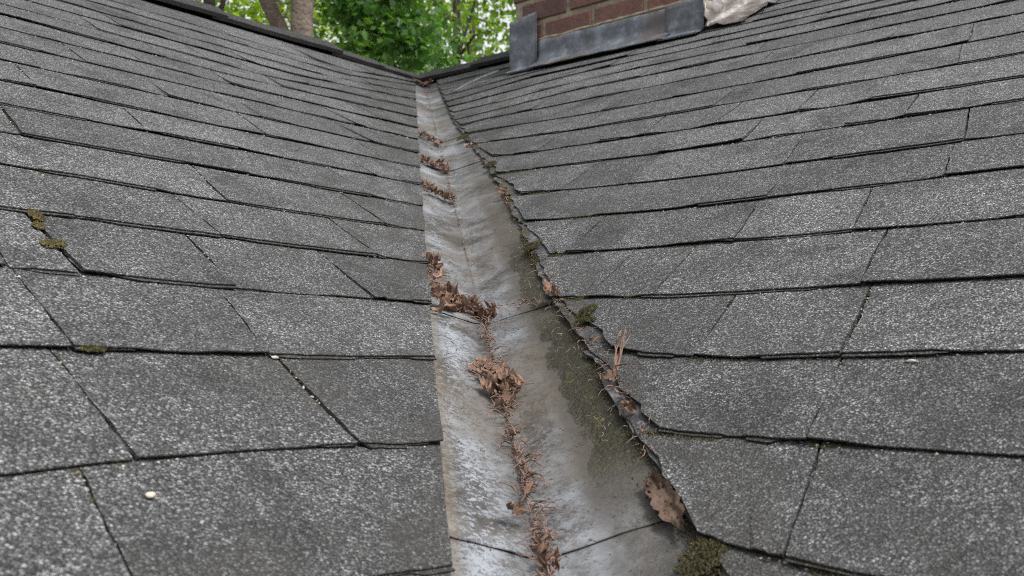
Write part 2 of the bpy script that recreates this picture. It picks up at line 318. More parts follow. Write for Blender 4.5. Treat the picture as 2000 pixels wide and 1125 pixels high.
def build_shingle(g, i, ja, jb, parent, first, idx):
    """one shingle: tilted slab, two laminated layers at the butt; ja/jb = (u_top,u_bottom) side joints (ja towards the valley)"""
    seed = i * 7.31 + idx * 3.17 + (50 if g > 0 else 0)
    rs = random.Random(int(seed * 1000))
    vbm = butt(g, i, (ja[1] + jb[1]) / 2 if not first else jb[1])
    near = vbm > 1.55
    gap = rs.choice([.0002, .0004, .0008, .0014, .0020])
    thin = rs.uniform(-.0006, .0009)
    NR = [-.85, -.25, .0, .1, .2, .3, .4, .5, .6, .7, .8, .9, 1.0] if near else [-.85, -.25, .0, .3, .6, .85, 1.0]
    NCc = max(6, int((jb[1] - ja[1]) / (.022 if near else .04)))
    NCc = min(NCc, 22)
    # laminate pattern along the butt
    lam = []; x = 0.
    while x < 1.2:
        lam.append((x, rs.choice([-.03, -.03, -.03, -.002, .001, .003, .004]))); x += rs.uniform(.15, .5)
    def lamd(s):
        r = lam[0][1]
        for a, d in lam:
            if s >= a: r = d
        return r
    lift = LIFT[g].get(i, 0) if first else 0
    crl = rs.uniform(-.0006, .0022); sag = rs.uniform(-.0015, .0015); tone_h = rs.uniform(-.0006, .0008)
    bend = rs.uniform(-.004, .006)
    V = []; rows = []
    def place(k_, s, kind):
        # k_: 0 at the upper course's butt, 1 at own butt
        um = None
        jA = ja[0] + (ja[1] - ja[0]) * k_ + gap + bend * math.sin(max(0, min(1, k_)) * math.pi) * .4 + .0016 * n1(k_ * 5, seed) + .0013 * n1(k_ * 17, seed + 1)
        jB = jb[0] + (jb[1] - jb[0]) * k_ - gap + .0016 * n1(k_ * 5, seed + 5) + .0013 * n1(k_ * 17, seed + 6)
        u = jA + (jB - jA) * s
        for _ in range(3):
            vb = butt(g, i, u); vt = butt(g, i + 1, u); sp = max(.55 * E, vb - vt)
            v = vb - (1 - k_) * sp
            if first:
                cu = cut_u(g, max(.02, v), i * 1.7)
                u0 = max(cu, jA) if True else cu
                # clip the butt corner a little on the ragged side
                if g > 0:
                    v_ = v; st = STEP.get(i, .004)
                    u0 += st * (.35 + .65 * sm(k_ / .8)) + .0035 * n1(v_ * 90, i * 3.3) + .0065 * round(2.2 * n1(v_ * 30, i * 5.1)) / 2 + (.004 + .004 * n1(i * 2.3, 8.)) * max(0, (k_ - .92) / .08)
                u = min(u0, jB - .001) + (jB - min(u0, jB - .001)) * s
        if v < .01: v = .01 + (v - .01) * .02
        kk = max(-.9, k_)
        h = .0076 - .0038 * (1 - kk) + .0008 * n1(u * 9, v * 9, seed * .1) + tone_h * max(0, kk)
        if kk > 0:
            h += crl * kk ** 2 * (abs(2 * s - 1) ** 3) + sag * kk * (1 - (2 * s - 1) ** 2) * .5
            if lamd(s) < -.02: h -= .0015 * sm((kk - .3) / .7)
            h += thin * kk
            if lift:
                d = (u - cut_u(g, v, i * 1.7))
                h += lift * sm(1 - d / .075) * sm((kk - .45) / .55)
        jit = (.0011 * n1(u * 45, seed) + .0009 * n1(u * 130, seed + 2)) if k_ >= .99 else 0
        return u, v + jit, h
    for r_ in NR:
        rows.append([place(r_, c / NCc, 0) for c in range(NCc + 1)])
    verts = []; faces = []; fm = []
    def addrow(r): 
        b = len(verts)
        for (u, v, h) in r: verts.append(PT(g, u, v, h))
        return b
    def strip(a, b, m):
        for c in range(NCc): faces.append((a + c, b + c, b + c + 1, a + c + 1)); fm.append(m)
    bs = [addrow(r) for r in rows]
    for a, b in zip(bs, bs[1:]): strip(a, b, 0)
    last = rows[-1]
    prof = [(.0005, -.0005, 0), (.0003, -.0016, 0), (-.0020, -.0018, 0), (None, -.0021, .0), (None, -.0035, -.0004), (-.03, -.0037, 0)]
    prev = bs[-1]
    for dv, dh, ex in prof:
        rr = []
        for c, (u, v, h) in enumerate(last):
            d = (lamd(c / NCc) + ex + .0012 * n1(u * 70, seed + 8)) if dv is None else dv
            rr.append((u, v + d, h + dh))
        b = addrow(rr); strip(prev, b, 1); prev = b
    # side walls (joint faces)
    for cc, flip in ((0, False), (NCc, True)):
        low = []
        for r in rows:
            u, v, h = r[cc]; low.append(len(verts)); verts.append(PT(g, u, v, h - .0036))
        for j in range(len(rows) - 1):
            q = (bs[j] + cc, low[j], low[j + 1], bs[j + 1] + cc)
            faces.append(q[::-1] if flip else q); fm.append(1)
    # underside for closed look
    return mesh_obj('shingle', verts, faces, [M_SH, M_SE], parent, False, fm)

SLOPES = {}
for g, lab in ((-1, 'grey asphalt shingle roof slope rising to the left of the metal valley'), (1, 'grey asphalt shingle roof slope with ragged cut edge, chimney standing on it')):
    root = empty('roof_slope'); tag(root, lab, 'roof slope', 'shingled roof slopes either side of the valley'); SLOPES[g] = root
    n0, ilo, ihi = NTOT[g]
    vE = (n0 - ilo) * E + .005
    # felted deck and the hidden rear slope as one solid slab
    pts = [(.0, .0), (UMAX, .0), (UMAX, vE), (vE * CP + .0, vE)]
    top = [PT(g, u, v, -.0075) for u, v in pts]; bot = [PT(g, u, v, -.16) for u, v in pts]
    mesh_obj('roof_deck', top + bot, [(0, 1, 2, 3), (7, 6, 5, 4), (0, 4, 5, 1), (1, 5, 6, 2), (2, 6, 7, 3), (3, 7, 4, 0)], M_DECK, root)
    U, Vv, N = AX[g]; back = Vector((g * S * CP, S * CP, -SP))
    bt = [U * 0 , U * UMAX, U * UMAX + back * 3, U * (-3 * CP) + back * 3]
    mesh_obj('rear_deck', [b - Vector((0, 0, .010)) for b in bt] + [b - Vector((0, 0, .2)) for b in bt], [(0, 3, 2, 1), (4, 5, 6, 7), (0, 1, 5, 4), (1, 2, 6, 5), (2, 3, 7, 6), (3, 0, 4, 7)], M_DECK, root)
    for i in range(ilo, ihi + 1):
        js = list(JOINT[g].get(i, [])); js.sort()
        rs = random.Random(i * 17 + (5 if g > 0 else 0))
        ul = cut_u(g, butt(g, i, 1.5), i * 1.7)
        ul = cut_u(g, butt(g, i, ul), i * 1.7)
        full = []; cur = ul + rs.uniform(.12, .25); 
        if js:
            full = js[:]
            a = js[0][0]
            while a - ul > .42:
                a -= rs.uniform(.24, .32); full.append((a, a + .02))
            b = max(j[0] for j in js)
        else:
            full.append((cur, cur + .02)); b = cur
        while b < UMAX - .2:
            b += rs.uniform(.24, .34); full.append((b, b + .022))
        full.sort()
        for a, b in zip(full[:], full[1:]):
            if b[0] - a[0] > .52:
                m_ = (a[0] + b[0]) / 2 + rs.uniform(-.05, .05); full.append((m_, m_ + .02))
        full.sort()
        full = [j for j in full if j[1] > ul + .03]
        ja = (-.5, -.5)
        for idx, jb in enumerate(full):
            build_shingle(g, i, ja, jb, root, idx == 0, idx); ja = jb

# bare under-layers showing past the broken right-hand edge, one to a course
def under(i):
    g = 1; vb = butt(g, i, cut_u(g, butt(g, i, 2.), 0) + .02); vt = vb - 1.05 * E; n = 16; m = 5; vs = []; fs = []
    if vt < .05: return
    for lay in (0, 1):
        for j in range(n + 1):
            k_ = j / n; v = vt + (vb - vt) * k_ - .012 * k_
            u0 = cut_u(g, v, i * 1.7) - .003 + .004 * n1(v * 60, i * 2.2) + .005 * round(2 * n1(v * 34, i * 1.3)) / 2 + .010 * sm((k_ - .82) / .18) * abs(n1(i * 1.9, 4.))
            for c in range(m + 1):
                u = u0 + .075 * c / m; h = .0018 + .0018 * k_ + .0016 * n1(u * 40, v * 40, i) * (1 - c / m) - lay * .0026
                vs.append(PT(g, u, v, h))
    W_ = m + 1; L = (n + 1) * W_
    for j in range(n):
        for c in range(m):
            a = j * W_ + c; fs.append((a, a + W_, a + W_ + 1, a + 1))
        a = j * W_; fs.append((a, L + a, L + a + W_, a + W_))
    for c in range(m):
        a = n * W_ + c; fs.append((a, L + a, L + a + 1, a + 1))
    return mesh_obj('under_shingle', vs, fs, M_UND, SLOPES[1])
for i in range(-1, 14): under(i)
# ridge caps: folded shingles over the ridges
def ridge_cap(g, ua, ub, rise0, rise1, wd, parent, seed):
    U, V, N = AX[g]; back = Vector((g * S * CP, S * CP, -SP)); NB = Vector((-g * S * SP, -S * SP, -CP)) * -1
    NB = back.cross(U); NB = NB if NB.z > 0 else -NB
    verts = []; faces = []; n = 10; prof = [(-1, 1.), (-1, .66), (-1, .33), (-1, .1), (0, 0), (1, .1), (1, .5), (1, 1.)]
    P_ = len(prof)
    for layer in (0, 1):
        for j in range(n + 1):
            t = j / n; u = ua + (ub - ua) * t; hh = rise0 + (rise1 - rise0) * t + .0025 * n1(u * 12, seed)
            for sd_, f in prof:
                wj = wd + .004 * n1(u * 20, seed + sd_ * 4)
                th = -.013 * layer
                if sd_ == -1: p = U * u + V * (wj * f) + N * (hh * (1 - .25 * f) + th)
                elif sd_ == 1: p = U * u + back * (wj * f) + NB * (hh + th)
                else: p = U * u + Vector((0, 0, hh + th - .004))
                verts.append(p)
    L = (n + 1) * P_
    for j in range(n):
        for k in range(P_ - 1):
            a = j * P_ + k; faces.append((a, a + 1, a + P_ + 1, a + P_)); faces.append((L + a, L + a + P_, L + a + P_ + 1, L + a + 1))
    for j in range(n):
        for k in (0, P_ - 1):
            a = j * P_ + k; faces.append((a, a + P_, L + a + P_, L + a))
    ne = len(faces)
    for k in range(P_ - 1):
        for j in (0, n):
            a = j * P_ + k; faces.append((a, L + a, L + a + 1, a + 1))
    nt_ = n * (P_ - 1) * 2
    return mesh_obj('ridge_cap', verts, faces, [M_CAP, M_CAPE], parent, False, [0] * nt_ + [1] * (len(faces) - nt_))
k0 = -.045
for ua, ub, r0, r1 in ((-.03, .30, .020, .022), (.28, .52, .027, .027), (.48, 1.0, .040, .034), (.95, 1.45, .044, .036), (1.4, 1.9, .038, .03), (1.85, 2.4, .038, .03), (2.35, 2.9, .038, .03), (2.85, 3.3, .038, .03)):
    ridge_cap(-1, ua, ub, r0, r1, .075, SLOPES[-1], ua)
for ua, ub, r0, r1 in ((-.0, .34, .036, .030), (.31, .8, .040, .034), (.76, 1.2, .032, .026), (1.15, 1.7, .032, .026), (1.65, 2.2, .032, .026), (2.15, 2.7, .032, .026), (2.65, 3.3, .032, .026)):
    ridge_cap(1, ua, ub, r0, r1, .085, SLOPES[1], ua + 40)

# ------------------------------------------------------------------ valley metal: five lapped sheets
vf = empty('valley_flashing'); tag(vf, 'long V-shaped grey metal valley flashing running up between the two shingle slopes', 'flashing')
laps = [.13, 1.185, 1.482, 2.228, 2.606, 3.3]
QW = [-.15, -.11, -.085, -.07, -.056, -.045, -.034, -.024, -.015, -.008, -.003, 0, .003, .008, .015, .024, .034, .045, .056, .068, .08, .092, .105, .125, .17]
for si in range(5):
    t0 = laps[si] - .03; t1 = laps[si + 1]
    nT = max(10, int((t1 - t0) / .025)); verts = []; qa = []; ta = []; faces = []
    for layer in (0, 1):
        for j in range(nT + 1):
            f = j / nT; t = t0 + (t1 - t0) * f
            for q in QW:
                tt = t
                if j == nT: tt += .0025 * n1(q * 25, si) + (.06 * q * q)
                h = -.0045 + .0022 * f - layer * .0012
                h += .0006 * n1(q * 14 + si * 5, t * 7) + .00035 * n1(q * 60, t * 30, si)
                if j >= nT - 1: h += .0010 * abs(n1(q * 30, si + 9))
                h += .0034 * max(0, 1 - abs(q) / .0085)
                P = QT(q if q != 0 else 1e-6, tt, h); verts.append(P); qa.append(q); ta.append(tt)
    Wn = len(QW); L = (nT + 1) * Wn
    for j in range(nT):
        for k in range(Wn - 1):
            a = j * Wn + k; faces.append((a, a + Wn, a + Wn + 1, a + 1))
    for k in range(Wn - 1):
        a = nT * Wn + k; faces.append((a, L + a, L + a + 1, a + 1))
    o = mesh_obj('flashing_sheet', verts, faces, M_MET, vf, True)
    for nm, arr in (('q', qa), ('t', ta)):
        at = o.data.attributes.new(nm, 'FLOAT', 'POINT'); at.data.foreach_set('value', arr)

# ------------------------------------------------------------------ chimney
ch = empty('brick_chimney'); tag(ch, 'red brick chimney with dull lead flashing at its foot, standing near the ridge', 'chimney')
yaw = math.radians(-2)
Fx = Vector((S * math.cos(yaw) + S * math.sin(yaw), -S * math.cos(yaw) + S * math.sin(yaw), 0)).normalized()   # along the front face, to the right
Fy = Vector((-Fx.y, Fx.x, 0))                                                                                   # into the chimney
A0 = PT(1, .69, .352); CW, CDp, CH = .69, .42, 1.15; Z0 = A0.z
def cp(x, y, z): return Vector((A0.x, A0.y, Z0)) + Fx * x + Fy * y + Vector((0, 0, z))
def cbox(x0, x1, y0, y1, z0, z1): 
    v = [cp(x, y, z) for z in (z0, z1) for y in (y0, y1) for x in (x0, x1)]
    return v, [(0, 2, 3, 1), (4, 5, 7, 6), (0, 1, 5, 4), (1, 3, 7, 5), (3, 2, 6, 7), (2, 0, 4, 6)]
v, f = cbox(.005, CW - .005, .005, CDp - .005, -.35, CH - .01); mesh_obj('mortar_core', v, f, M_MORT, ch)
BL, BH, MJ = .172, .058, .014
def brick(x0, x1, y0, y1, z0, z1, face):
    e = .004; rs = random.Random(int((x0 + y0 * 3 + z0 * 7) * 9999))
    j = lambda: rs.uniform(-.0018, .0018)
    v, f = [], []
    if face == 'f':
        ring = [(x0, z0), (x1, z0), (x1, z1), (x0, z1)]; dp = [.02, .003, 0]
        for d, ins in ((.03, 0), (.003, 0), (j() * .6, e)):
            for (x, z) in ring:
                xx = x + (ins if x == x0 else -ins) + j(); zz = z + (ins if z == z0 else -ins) + j() * .6; v.append(cp(xx, d, zz))
    else:
        ring = [(y0, z0), (y1, z0), (y1, z1), (y0, z1)]
        for d, ins in ((.03, 0), (.003, 0), (j() * .6, e)):
            for (y, z) in ring:
                yy = y + (ins if y == y0 else -ins) + j(); zz = z + (ins if z == z0 else -ins) + j() * .6; v.append(cp(CW - d, yy, zz))
    for a in (0, 4):
        for k in range(4): f.append((a + k, a + (k + 1) % 4, a + 4 + (k + 1) % 4, a + 4 + k))
    f.append((8, 9, 10, 11))
    return mesh_obj('brick', v, f, M_BR, ch)
zc = -.06; row = 0
while zc < CH - BH:
    x = -(.5 * (BL + MJ)) * (row % 2) - .055
    while x < CW - .01:
        a, b = max(0, x), min(CW, x + BL)
        if b - a > .03: brick(a, b, 0, 0, zc, zc + BH, 'f')
        x += BL + MJ
    y = -(.5 * (BL + MJ)) * ((row + 1) % 2) + .02
    while y < CDp - .01:
        a, b = max(.033, y), min(CDp, y + BL)
        if b - a > .03: brick(0, 0, a, b, zc, zc + BH, 's')
        y += BL + MJ
    zc += BH + MJ; row += 1
def roof_z(P):                                    # height of the right slope under a point
    v = -(P.x + P.y) / (2 * S * CP); return -v * SP
def sheet(name, fn, nu, nv, mat, th, parent):
    vs = []; fs = []
    P = [[fn(i / nu, j / nv) for i in range(nu + 1)] for j in range(nv + 1)]
    for lay in (0, 1):
        for j in range(nv + 1):
            for i in range(nu + 1):
                p = P[j][i]; q1 = P[j][min(nu, i + 1)] - P[j][max(0, i - 1)]; q2 = P[min(nv, j + 1)][i] - P[max(0, j - 1)][i]
                n = q1.cross(q2); n = n.normalized() if n.length > 1e-12 else Vector((0, 0, 1)); vs.append(p - n * th * lay)
    W_ = nu + 1; L = W_ * (nv + 1)
    for j in range(nv):
        for i in range(nu):
            a = j * W_ + i; fs.append((a, a + 1, a + W_ + 1, a + W_)); fs.append((L + a, L + a + W_, L + a + W_ + 1, L + a + 1))
    for i in range(nu):
        for j in (0, nv):
            a = j * W_ + i; fs.append((a, L + a, L + a + 1, a + 1))
    for j in range(nv):
        for i in (0, nu):
            a = j * W_ + i; fs.append((a, a + W_, L + a + W_, L + a))
    return mesh_obj(name, vs, fs, mat, parent, True)
DN = AX[1][1]
def foot(x, out):                                 # point on the shingles below the front face, out metres down slope
    P = cp(x, -.004, 0); z = roof_z(P) + .018; P.z = z; return P + DN * out + Vector((0, 0, .002))
def apron(sx, sy):
    x = .105 + (CW - .105 - .10) * sx
    top = .088 + .004 * n1(sx * 9, 1.)
    if sy < .6:
        P = cp(x, -.008 - .0015 * abs(n1(sx * 7, sy * 5)), 0); zt = Z0 + top - .004 * sx; zb = foot(x, 0).z + .012
        P.z = zt + (zb - zt) * sy / .6
        if sy < .05: P += Fy * .008
        return P
    return foot(x, .012 + .055 * (sy - .6) / .4) + Vector((0, 0, .006 * (1 - (sy - .6) / .4) + .003 * n1(sx * 8, sy * 3)))
sheet('apron_flashing', apron, 40, 10, M_LEAD, .0025, ch)
def corner(sx, sy):                               # tall lead piece folded round the left corner
    a = -.16 + .275 * sx
    if a < 0: b = lambda z: cp(-.013, -a, z)
    else: b = lambda z: cp(a - .010, -.013 - .0035 * n1(a * 22, sy * 5, 2), z)
    zt = .160 + .016 * max(0, a) / .115
    P = b(0); zb = roof_z(P) + .014 - Z0
    P = b(zt + (zb - zt) * min(1, sy / .85))
    if sy > .85: P = P + DN * ((.035 if a >= 0 else .0) * (sy - .85) / .15)
    return P
sheet('corner_flashing', corner, 33, 20, M_LEAD, .003, ch)
def rcorner(sx, sy):
    a = CW - .115 + .115 * sx; zt = .078 + .012 * sx
    P = cp(a + .008 * sx, -.017 - .004 * n1(sx * 3, sy * 4, 5.), 0); zb = roof_z(P) + .016
    P.z = Z0 + zt + (zb - Z0 - zt) * min(1, sy / .8)
    if sy > .8: P += DN * (.05 * (sy - .8) / .2)
    return P
sheet('corner_flashing', rcorner, 8, 10, M_LEAD, .0025, ch)
def crumple(sx, sy):
    y = -.03 + .34 * sx; P = cp(CW + .018 + .022 * n1(sx * 9, sy * 7, 1.), y, 0); zr = roof_z(P) + .015
    if sy < .5:
        P.z = zr + .07 * (1 - sy / .5) + .018 * n1(sx * 11, sy * 9, 3.); return P
    k_ = (sy - .5) / .5
    P = P + Fx * (.11 * k_ * (1 - .25 * abs(n1(sx * 6, 4.)))); P.z = roof_z(P) + .014 + .026 * abs(n1(sx * 9, k_ * 5, 7.)) * (1 - .3 * k_); return P
sheet('side_flashing', crumple, 16, 9, M_FOIL, .002, ch)
def sealf(sx, sy):
    x = .106 + (CW - .108) * sx; return cp(x, -.002 - .006 * (1 - abs(2 * sy - 1)) * (1 + .5 * n1(x * 60, 3.)), .084 + .012 * (sy - .5) * (1 + .6 * n1(x * 50, 1.)) + .004 * n1(sx * 9, 1.) + .004)
sheet('sealant', sealf, 60, 3, M_MORT, .002, ch)
def stripf(sx, sy):                                # thin bent edge of the lead running down onto the shingles at the left
    a = PT(1, .645, .372, .028).lerp(PT(1, .585, .545, .019), sx); return a + AX[1][0] * (.004 + .012 * (1 - sx)) * (sy - .5) + Vector((0, 0, .005 * math.sin(sx * 3)))
sheet('flashing_strip', stripf, 10, 2, M_LEAD, .003, ch)

# ------------------------------------------------------------------ dead leaves
def leaf_mesh(size, curl, seed, lobes=5):
    rs = random.Random(seed); nr, na = 9, 40; vs = [(0, 0, 0)]; ph = rs.uniform(0, 6); fs = []
    cx, cy = rs.uniform(-1, 1) * curl, rs.uniform(.2, 1) * curl
    asp = rs.uniform(.6, .9)
    for r in range(1, nr + 1):
        for a in range(na):
            th = 2 * math.pi * a / na
            lob = .80 + .20 * abs(math.cos(th * lobes / 2)) ** 2.2 + .10 * math.cos(3 * th + ph) + .06 * math.sin(th * 9 + ph)
            rr = size * .5 * lob * r / nr * (1 + .08 * math.sin(a * 2.1 + ph) * (r == nr))
            x, y = rr * math.cos(th) * asp, rr * math.sin(th)
            n_ = Vector((x / size * 3, y / size * 3, seed * .37))
            # roll about the midrib plus crumple
            R0 = size * .5 / max(.15, curl * 1.6)
            z = R0 * (1 - math.cos(x / R0)) ; x2 = R0 * math.sin(x / R0)
            z += size * .34 * curl * mnoise.noise(n_ * 1.3) + size * .075 * mnoise.noise(n_ * 3.0) + cy * y * y / size * .9
            z += size * .025 * math.cos(th * lobes) * r / nr
            vs.append((x2, y, z))
    for a in range(na): fs.append((0, 1 + a, 1 + (a + 1) % na))
    for r in range(nr - 1):
        for a in range(na):
            p = 1 + r * na; fs.append((p + a, p + na + a, p + na + (a + 1) % na, p + (a + 1) % na))
    # stalk
    b = len(vs); L = size * rs.uniform(.25, .6)
    for k in range(4):
        t = k / 3; y = -size * .28 - L * t
        for d in ((.0006, 0), (-.0004, .0005), (-.0004, -.0005)): vs.append((d[0] + .15 * L * t * t, y, d[1] + .1 * L * t))
    for k in range(3):
        for j in range(3): fs.append((b + k * 3 + j, b + k * 3 + (j + 1) % 3, b + k * 3 + 3 + (j + 1) % 3, b + k * 3 + 3 + j))
    me = bpy.data.meshes.new('dead_leaf'); me.from_pydata(vs, [], fs); me.materials.append(M_LEAF)
    vn = [1.0] + [1.0 if (a % (na // lobes) == 0) else 0.0 for r in range(1, nr + 1) for a in range(na)]; vn += [.6] * (len(vs) - len(vn))
    at = me.attributes.new('vein', 'FLOAT', 'POINT'); at.data.foreach_set('value', vn)
    me.polygons.foreach_set('use_smooth', [True] * len(me.polygons)); me.update(); return me
LM = [leaf_mesh(1.0, c, 11 + k * 3, lb) for k, (c, lb) in enumerate([(.5, 5), (.9, 5), (1.2, 3), (.7, 7), (1.5, 5), (1.0, 4), (1.3, 5), (.35, 5)])]
MAPLE = leaf_mesh(1.0, .3, 71, 5); FLATL = leaf_mesh(1.0, .45, 83, 3)
for m_ in (MAPLE, FLATL): m_.materials[0] = M_LEAFD
def put_leaf(P, N, size, rs, label, group=None, me=None, tilt=.6, spin=None, nar=1.):
    o = bpy.data.objects.new('dead_leaf', me or rs.choice(LM)); COL.objects.link(o)
    q = N.to_track_quat('Z', 'Y'); m = q.to_matrix().to_4x4()
    m = m @ Matrix.Rotation(rs.uniform(0, 6.28) if spin is None else spin, 4, 'Z') @ Matrix.Rotation(rs.uniform(-tilt, tilt), 4, 'X') @ Matrix.Rotation(rs.uniform(-tilt, tilt), 4, 'Y')
    o.matrix_world = Matrix.Translation(P) @ m @ Matrix.Diagonal((size * nar, size, size, 1))
    tag(o, label, 'leaf', group); return o
def qn(q): return AX[-1 if q < 0 else 1][2]
rs = random.Random(3)
ORD = 'first second third fourth fifth sixth seventh eighth ninth tenth eleventh twelfth thirteenth fourteenth fifteenth sixteenth seventeenth'.split()
PILES = {
 'c1': ([(-.058, 2.09), (-.056, 2.12), (-.055, 2.15), (-.050, 2.18), (-.040, 2.192), (-.030, 2.197), (-.020, 2.203), (-.010, 2.205), (0, 2.212), (.010, 2.213), (-.054, 2.215), (-.046, 2.215), (-.002, 2.228), (.004, 2.222), (-.026, 2.207), (-.036, 2.205), (-.05, 2.235)], (.021, .037), '%s crumpled brown leaf from the left end of the long slanting drift', 'dead leaves in the slanting drift mid valley'),
 'c3': ([(-.020, 2.356), (-.011, 2.36), (-.002, 2.364), (.006, 2.372), (.017, 2.380), (-.013, 2.388), (-.006, 2.394), (.003, 2.403), (.006, 2.415), (-.016, 2.369), (.010, 2.388), (0, 2.38)], (.020, .033), '%s crumpled brown leaf from the top of the compact heap on the crease', 'dead leaves in the compact heap on the crease'),
 'c4': ([(0.004, 2.598), (-.002, 2.612), (.010, 2.618), (.004, 2.628), (.0, 2.47), (.004, 2.545)], (.014, .022), '%s brown leaf scrap from the top of the chain of dead stalks', 'dead leaves among the stalks at the valley foot'),
 'c5': ([(-.050, 1.665), (-.047, 1.695), (-.040, 1.708), (-.032, 1.716), (-.024, 1.722), (-.012, 1.72), (-.004, 1.73), (-.044, 1.715), (-.018, 1.728)], (.018, .032), '%s brown leaf from the left end of the lowest of three upper drifts', 'dead leaves in the upper middle drift'),
 'c6': ([(-.053, 1.47), (-.044, 1.478), (-.034, 1.48), (-.024, 1.482), (-.014, 1.476), (-.004, 1.485), (.002, 1.50), (-.028, 1.488)], (.016, .028), '%s brown leaf from the left end of the drift along the second lap', 'dead leaves along the second lap'),
 'c7': ([(-.053, 1.18), (-.045, 1.195), (-.036, 1.205), (-.026, 1.212), (-.016, 1.218), (-.006, 1.222), (0, 1.235)], (.014, .026), '%s brown leaf from the left end of the drift along the topmost lap', 'dead leaves along the topmost lap')}
for key, (pts, (a, b), lab, grp) in PILES.items():
    for n_, (q, t) in enumerate(sorted(pts, key=(lambda p_: p_[1]) if key in ('c3', 'c4') else None)):
        put_leaf(QT(q + rs.uniform(-.002, .002), t + rs.uniform(-.006, .006), rs.uniform(.003, .010)), qn(q), rs.uniform(a, b), rs, lab % ORD[n_] if '%' in lab else lab, grp, tilt=.6, nar=rs.uniform(.55, 1.))
put_leaf(QT(-.018, 2.578, .009), qn(-1), .019, rs, 'single small pointed brown leaf lying left of the stalk chain on bare metal', me=LM[2], tilt=.5)
put_leaf(QT(.088, 2.582, .003), qn(1), .028, random.Random(5), 'upper pale leaf of the two wedged under the lowest right shingle edge', me=FLATL, tilt=.3, spin=1.0, nar=.6)
def wedge_leaf():
    vs = []; fs = []; n, m = 26, 12; rs_ = random.Random(4)
    wd = [(0, .10), (.10, .55), (.17, .42), (.26, .95), (.36, .70), (.50, 1.), (.60, .72), (.72, .85), (.80, .40), (.90, .22), (1, .02)]
    for j in range(n + 1):
        f = j / n; ww = interp(wd, f) * (1 + .10 * math.sin(j * 2.3))
        for i in range(m + 1):
            x = (i / m - .5) * 2; q = .0915 + .0022 * f + x * ww * .0115 * (1.0 if x < 0 else .85); t = 2.566 + .066 * f + .005 * abs(x) * (1 - f)
            h = .0025 + .0040 * abs(x) ** 1.3 * (1.3 if x > 0 else .7) + .0030 * n1(x * 1.6, f * 4.2, 2.) + .0016 * n1(x * 4, f * 9, 5.) + .004 * max(0, f - .75)
            vs.append(QT(q, t, h))
    W_ = m + 1
    for j in range(n):
        for i in range(m):
            p_ = j * W_ + i; fs.append((p_, p_ + 1, p_ + W_ + 1, p_ + W_))
    o = mesh_obj('dead_leaf', vs, fs, M_LEAFD, None, True); tag(o, 'large dark brown leaf wedged lengthwise under the lowest right shingle edge', 'leaf')
    at = o.data.attributes.new('vein', 'FLOAT', 'POINT'); at.data.foreach_set('value', [1. if i == m // 2 or (j % 6 == abs(i - m // 2) // 2) else 0. for j in range(n + 1) for i in range(m + 1)])
wedge_leaf()
for (q, t, sz, lab) in [(.061, 1.37, .024, 'brown leaf tucked beside the right shingle edge just below the topmost lap'), (.084, 1.787, .02, 'small brown leaf tucked at the right shingle edge above the algae strip'), (.088, 2.064, .018, 'tiny curled brown leaf at the top of the olive algae strip'),
        (.083, 2.232, .03, 'curled brown leaf on the lap beside the right shingle edge'), (.099, 2.436, .018, 'brown curled leaf wedged under the raised dry stem at the right metal edge'), (.100, 2.468, .016, 'brown leaf scrap halfway down the algae strip edge, below the dry stem'), (.100, 2.489, .016, 'lowest brown leaf scrap along the algae strip edge, at the sagging shingle corner')]:
    put_leaf(QT(q, t, .010), qn(q), sz, rs, lab, tilt=.7)
put_leaf(QT(-.018, .135, .006), qn(-1), .075, random.Random(2), 'rust brown leaf scrap plugging the valley head under the ridge caps', me=LM[7], tilt=.1)
put_leaf(QT(.012, .16, .006), qn(1), .06, random.Random(4), 'smaller rust brown leaf scrap right of the valley head crease', me=LM[3], tilt=.1)

# stalks, catkins and fine litter
def tubes(name, lst, mat, label, parent=None, kind='stuff', cat='litter'):
    vs = []; fs = []
    for pts, r in lst:
        b = len(vs); n = len(pts)
        for i, p in enumerate(pts):
            d = (pts[min(n - 1, i + 1)] - pts[max(0, i - 1)]); d = d.normalized() if d.length > 1e-9 else Vector((1, 0, 0))
            x = d.orthogonal().normalized(); y = d.cross(x); rr = r * (1 - .5 * i / (n - 1))
            for k in range(4):
                an = k * math.pi / 2; vs.append(p + x * rr * math.cos(an) + y * rr * math.sin(an))
        for i in range(n - 1):
            for k in range(4): fs.append((b + i * 4 + k, b + i * 4 + (k + 1) % 4, b + i * 4 + 4 + (k + 1) % 4, b + i * 4 + 4 + k))
    o = mesh_obj(name, vs, fs, mat, parent, True); tag(o, label, cat, None, kind); return o
def stalk(q, t, ln, rs, r, arch=.35, ang=None, h0=.002):
    a = rs.uniform(0, 2 * math.pi) if ang is None else ang; cq = rs.uniform(-1.2, 1.2); n = 6; pts = []
    up = rs.uniform(0, arch) * ln
    x, y = q, t
    for i in range(n):
        f = i / (n - 1); pts.append(QT(max(-.064, min(.12, x)) or 1e-6, y, h0 + up * math.sin(f * math.pi) + rs.uniform(0, .0012)))
        x += math.cos(a) * ln / n; y += math.sin(a) * ln / n; a += cq * .35 + rs.uniform(-.25, .25)
    return pts, r
L1 = []
def interp2(P, f):
    i = min(len(P) - 2, int(f * (len(P) - 1))); k = f * (len(P) - 1) - i
    return P[i][0] + (P[i + 1][0] - P[i][0]) * k, P[i][1] + (P[i + 1][1] - P[i][1]) * k
PC4 = [(0., 2.462), (.004, 2.483), (.003, 2.504), (.004, 2.525), (.003, 2.543), (.004, 2.562), (.003, 2.578), (.006, 2.595), (.005, 2.61), (.004, 2.635)]
